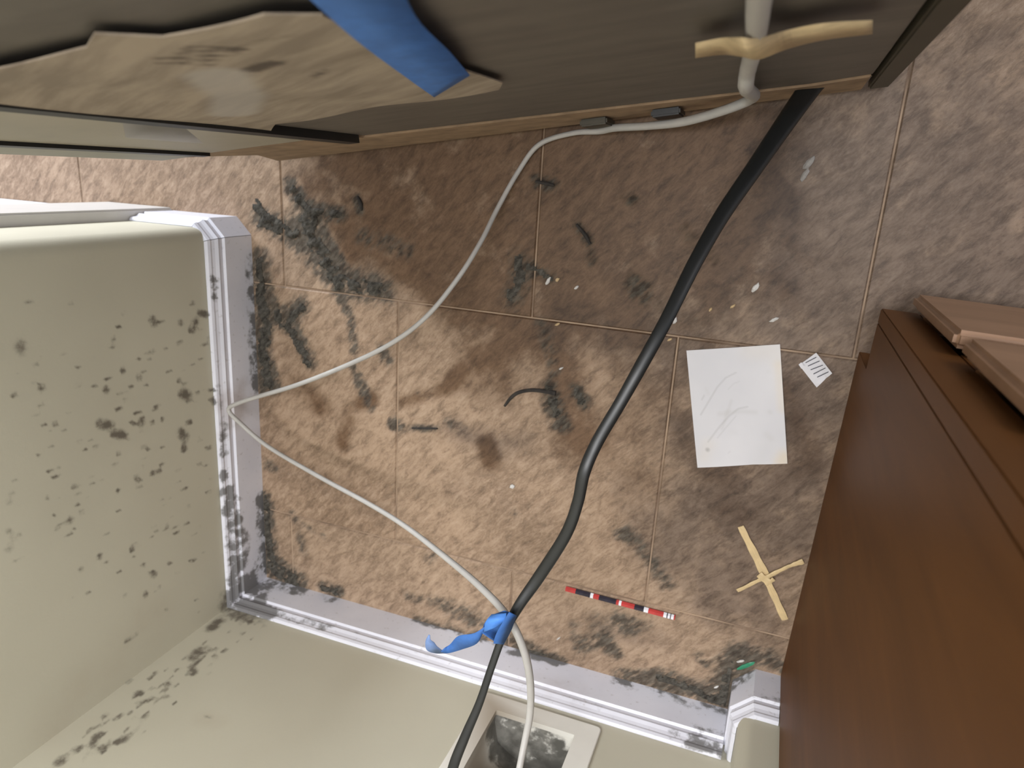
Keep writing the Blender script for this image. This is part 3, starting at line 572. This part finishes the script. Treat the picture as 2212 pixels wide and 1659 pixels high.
for k, (a, b) in enumerate((((1740, 782), (1763, 770)), ((1745, 789), (1770, 778)), ((1751, 797), (1777, 787)), ((1757, 806), (1783, 793)), ((1765, 813), (1790, 801)))):
    P, Q = at(*a), at(*b); d_ = (Q - P) / np.linalg.norm(Q - P); s_ = np.array([-d_[1], d_[0], 0]) * .00055
    mesh('printed_line', [tuple(P - s_ - l0 + [0, 0, .0052]), tuple(Q - s_ - l0 + [0, 0, .0052]), tuple(Q + s_ - l0 + [0, 0, .0052]), tuple(P + s_ - l0 + [0, 0, .0052])], [[0, 1, 2, 3]], INK, lab)
# palm cross
def leaf(name, p, q, w0, w1, z, mat, parent, org, th=.0012, bow=.001, fold=.35):
    P, Q = at(*p), at(*q); d_ = (Q - P); L = np.linalg.norm(d_); d_ /= L; s_ = np.array([-d_[1], d_[0], 0]); V = []; Fc = []; n_ = 14
    for i in range(n_ + 1):
        t_ = i / n_; w = (w0 + (w1 - w0) * t_) * (1 + .08 * math.sin(t_ * 17)); c_ = P + d_ * L * t_; zz_ = z + bow * math.sin(math.pi * t_) + .0006 * math.sin(9 * t_)
        for k, (sx_, h) in enumerate(((-1, 0), (-.25, .5), (0, .25), (.3, .55), (1, 0), (1, -th * 400), (-1, -th * 400))):
            v = c_ + s_ * sx_ * w; V.append((v[0] - org[0], v[1] - org[1], zz_ + (h * .0015 if h >= 0 else -th)))
    for i in range(n_):
        for k in range(7): Fc.append([i * 7 + k, i * 7 + (k + 1) % 7, (i + 1) * 7 + (k + 1) % 7, (i + 1) * 7 + k])
    Fc.append(list(range(7))); Fc.append([n_ * 7 + k for k in range(7)])
    return fixn(mesh(name, V, Fc, mat, parent))
pc = empty('palm_cross', tuple(at(1652, 1243))); p0 = at(1652, 1243)
tag(pc, 'small cross folded from dried tan palm leaf, lying beside the cabinet', 'cross')
leaf('upright', (1600, 1136), (1656, 1246), .0045, .0066, .0022, PALM, pc, p0); leaf('upright', (1650, 1236), (1696, 1337), .0050, .0052, .0024, PALM, pc, p0)
leaf('crossbar', (1593, 1273), (1660, 1240), .0026, .0028, .0046, PALM, pc, p0); leaf('crossbar', (1648, 1247), (1706, 1218), .0036, .0022, .0052, PALM, pc, p0); leaf('crossbar', (1700, 1221), (1735, 1209), .0020, .0042, .0046, PALM, pc, p0)
leaf('knot', (1640, 1236), (1664, 1256), .005, .006, .0066, PALM, pc, p0); leaf('knot', (1658, 1256), (1672, 1246), .003, .003, .0058, PALM, pc, p0)
# pencil
pen = empty('pencil', tuple(at(1222, 1269))); q0 = at(1224, 1269); q1 = at(1459, 1331); pen.location = tuple(q0 + [0, 0, .0042]); dl = q1 - q0; LP = float(np.linalg.norm(dl)); pen.rotation_euler = (0, 0, math.atan2(dl[1], dl[0]))
tag(pen, 'thin red pencil with dark and white printed bands lying on the tiles', 'pencil')
segs = [(0, .095, RED), (.095, .235, NAVY), (.235, .262, PWHITE), (.262, .315, RED), (.315, .475, NAVY), (.475, .500, RED), (.500, .522, PWHITE), (.522, .640, RED), (.640, .725, NAVY), (.725, .765, PWHITE), (.765, .900, RED), (.900, .928, PWHITE), (.928, .937, NAVY), (.937, .958, PWHITE), (.958, .966, NAVY), (.966, .990, PWHITE), (.990, 1, RED)]
for a, b, m_ in segs:
    r_ = .0046; V = []; Fc = []
    for x in (a * LP, b * LP):
        for k in range(6): an = math.pi / 3 * k + math.pi / 6 * 0; V.append((x, r_ * math.cos(an), r_ * math.sin(an)))
    for k in range(6): Fc.append([k, (k + 1) % 6, 6 + (k + 1) % 6, 6 + k])
    Fc += [[0, 1, 2, 3, 4, 5][::-1], [6, 7, 8, 9, 10, 11]]
    fixn(mesh('band', V, Fc, m_, pen))
# chips
def chip(name, px, py, lx, ly, ang, mat, label, cat, seed, h=.002):
    rn = random.Random(seed); bm = bmesh.new(); bmesh.ops.create_icosphere(bm, subdivisions=2, radius=1)
    for v in bm.verts:
        k = 1 + .35 * noise.noise(v.co * 1.7 + Vector((seed, 0, 0))); v.co = Vector((v.co.x * lx * k, v.co.y * ly * k, max(-1, v.co.z) * h * k))
    zmin = min(v.co.z for v in bm.verts)
    for v in bm.verts: v.co.z -= zmin - .0002
    me = bpy.data.meshes.new(name); bm.to_mesh(me); bm.free(); me.materials.append(mat); o = bpy.data.objects.new(name, me); COL.objects.link(o)
    o.location = tuple(at(px, py)); o.rotation_euler = (0, 0, math.radians(ang)); tag(o, label, cat, 'crumbs scattered on the tiles'); return o
chips = [(1185, 607, .007, .0025, 65, CHIP, 'long whitish paint chip between the white cable and the black cord'),
         (1205, 604, .0035, .0025, 50, TANCHIP, 'tiny tan crumb right beside the long whitish paint chip'),
         (1246, 621, .0045, .002, 45, CHIP, 'small pale sliver right of the tan crumb, left of the black cord'),
         (1632, 621, .007, .0035, 60, CHIP, 'large white chip on bare tile between black cord and cabinet'),
         (1583, 661, .004, .002, 40, TANCHIP, 'short tan sliver below the large white chip'),
         (1535, 668, .0035, .002, 60, TANCHIP, 'tiny tan crumb left of the short tan sliver near the black cord'),
         (1672, 690, .006, .0022, 35, CHIP, 'thin whitish sliver above the white card'),
         (1458, 692, .005, .003, 80, CHIP, 'pale crumb touching the tile joint just right of the black cord'),
         (1748, 352, .010, .004, 55, FLAKE, 'clump of translucent whitish flakes near the refrigerator corner, upper piece'),
         (1738, 378, .009, .0035, 70, FLAKE, 'clump of translucent whitish flakes near the refrigerator corner, lower piece'),
         (1107, 1050, .0045, .0035, 20, CHIP, 'round white crumb alone in the middle of the tiles'),
         (1213, 795, .004, .0016, 30, CHIP, 'pale sliver in the dust just above the dark thread'),
         (1205, 700, .004, .002, 30, TANCHIP, 'tan crumb at the tile joint above the dusty patch'),
         (1447, 733, .004, .002, 40, TANCHIP, 'tan sliver left above the white card'),
         (1207, 1378, .005, .0012, 50, CHIP, 'thin pale splinter near the back baseboard below the pencil'),
         (1600, 1427, .006, .002, 30, CHIP, 'pale splinter beside the green film scrap'),
         (1548, 1482, .005, .0015, 45, CHIP, 'white splinter on the dust beside the back baseboard end')]
for i, (a, b, lx, ly, an, m_, lb) in enumerate(chips): chip('crumb', a, b, lx, ly, an, m_, lb, 'debris', i + 1)
g = chip('film_scrap', 1612, 1437, .016, .0035, 40, GREEN, 'scrap of green plastic film at the foot of the right baseboard', 'scrap', 40, .0012)
g['group'] = 'scraps'; del g['group']
th = tube('dark_thread', [A(1090, 877, .002), A(1103, 860, .003), A(1120, 848, .004), A(1148, 843, .004), A(1180, 846, .003), A(1200, 850, .003)], [.002, .0026, .003, .003, .0034, .004], DARKLINT)
tag(th, 'curved dark thread of lint on the middle tile', 'lint')
for (a, b, c_, d_, w, lb) in ((1245, 485, 1275, 528, .0028, 'short dark slanting twig of lint between white cable and black cord'), (772, 425, 780, 455, .003, 'short dark upright bit of lint near the refrigerator foot'), (1157, 392, 1197, 401, .0028, 'short dark level bit of lint across the upper tile joint'),
                             (890, 925, 945, 926, .002, 'thin dark level bit of lint beside the middle left tile joint')):
    o = tube('lint_twig', [A(a, b, .0025), A((a + c_) / 2 + 3, (b + d_) / 2, .0035), A(c_, d_, .0025)], [w * .7, w, w * .7], DARKLINT); tag(o, lb, 'lint')
# dust clumps: low fluffy heaps
def clump(strokes, hmax, label, seed, step=.0032, thr=.40, clip=None):
    P = [(r_ / 1400., s_, np.array([at(*p)[:2] for p in pp])) for r_, s_, pp in strokes]
    lo = np.min([p.min(0) - r_ for r_, s_, p in P], 0); hi = np.max([p.max(0) + r_ for r_, s_, p in P], 0)
    nx, ny = int((hi[0] - lo[0]) / step) + 2, int((hi[1] - lo[1]) / step) + 2; Hh = {}
    V = []; Fc = []; idx = {}
    for j in range(ny):
        for i in range(nx):
            q_ = np.array([lo[0] + i * step, lo[1] + j * step]); w = 0
            for r_, s_, pp in P:
                d = min((np.linalg.norm(q_ - (a + np.clip((q_ - a) @ (b - a) / max((b - a) @ (b - a), 1e-9), 0, 1) * (b - a))) for a, b in zip(pp[:-1], pp[1:])))
                w = max(w, s_ * max(0, 1 - d / r_))
            nn = noise.fractal(Vector((q_[0] * 55 + seed, q_[1] * 90, seed)), 1.0, 2.0, 4)
            h = w * (1 + 1.2 * nn) - thr
            if clip and not clip(q_): h = -1
            Hh[i, j] = (h, q_)
    for j in range(ny - 1):
        for i in range(nx - 1):
            c4 = [(i, j), (i + 1, j), (i + 1, j + 1), (i, j + 1)]
            if sum(Hh[c][0] > 0 for c in c4) < 3: continue
            f = []
            for c in c4:
                if c not in idx:
                    h, q_ = Hh[c]; idx[c] = len(V); V.append((q_[0], q_[1], .0003 + max(0, h) * hmax * .65 * (1 + .6 * noise.noise(Vector((q_[0] * 300, q_[1] * 300, seed))))))
                f.append(idx[c])
            Fc.append(f)
    if not Fc: return
    o = mesh('dust_clump', V, Fc, DUST, None, True); tag(o, label, 'dust', None, 'stuff'); return o
inL = lambda q_: q_[0] > -.872 or q_[1] > EY + .015
inB = lambda q_: q_[1] > -.817 and q_[0] < .030
clump([(17, 1, [(625, 400), (655, 445), (680, 470)]), (15, .9, [(675, 455), (735, 462)]), (34, .9, [(660, 480), (690, 540), (735, 610)]), (28, .8, [(735, 610), (820, 625)])], .010, 'dark grey dust drift running diagonally from the refrigerator foot to the tile joint', 1)
clump([(26, 1, [(555, 445), (580, 470), (600, 490)]), (24, .8, [(560, 480), (640, 505)])], .010, 'grey fluffy dust heap at the outer corner of the left wall', 2, clip=inL)
clump([(20, .95, [(560, 560), (566, 640)]), (30, .95, [(562, 640), (575, 700), (568, 760), (580, 830)])], .008, 'dark dust band along the upper half of the left baseboard', 3, clip=inL)
clump([(24, .85, [(600, 680), (640, 730), (665, 785)]), (22, .8, [(610, 700), (655, 665)])], .007, 'dust streak between the left baseboard band and the cable', 4)
clump([(24, 1, [(572, 1075), (576, 1150), (586, 1210)]), (34, 1, [(575, 1215), (635, 1255)])], .009, 'black dust packed into the corner of left and back baseboards', 5, clip=lambda q_: inL(q_) and inB(q_))
clump([(18, 1, [(700, 1270), (732, 1280)])], .007, 'small dark dust ball against the left part of the back baseboard', 6, clip=inB)
clump([(18, .95, [(1186, 838), (1200, 890)]), (16, .95, [(1245, 848), (1260, 872)])], .007, 'dust tuft at the end of the dark thread', 7)
clump([(18, .9, [(1425, 1465), (1480, 1480), (1560, 1520)]), (28, .95, [(1562, 1520), (1580, 1460), (1600, 1425)])], .009, 'dark dust gathered where back baseboard meets the right wall corner', 8, clip=lambda q_: inB(q_))
clump([(14, .9, [(1130, 1402), (1210, 1432)])], .006, 'thin dark dust line at the middle of the back baseboard', 9, clip=inB)
clump([(20, .9, [(1105, 640), (1125, 600), (1120, 560)]), (12, .85, [(1140, 575), (1190, 600)])], .004, 'brown grey dust smear between the white cable and the upper tile joint', 10)
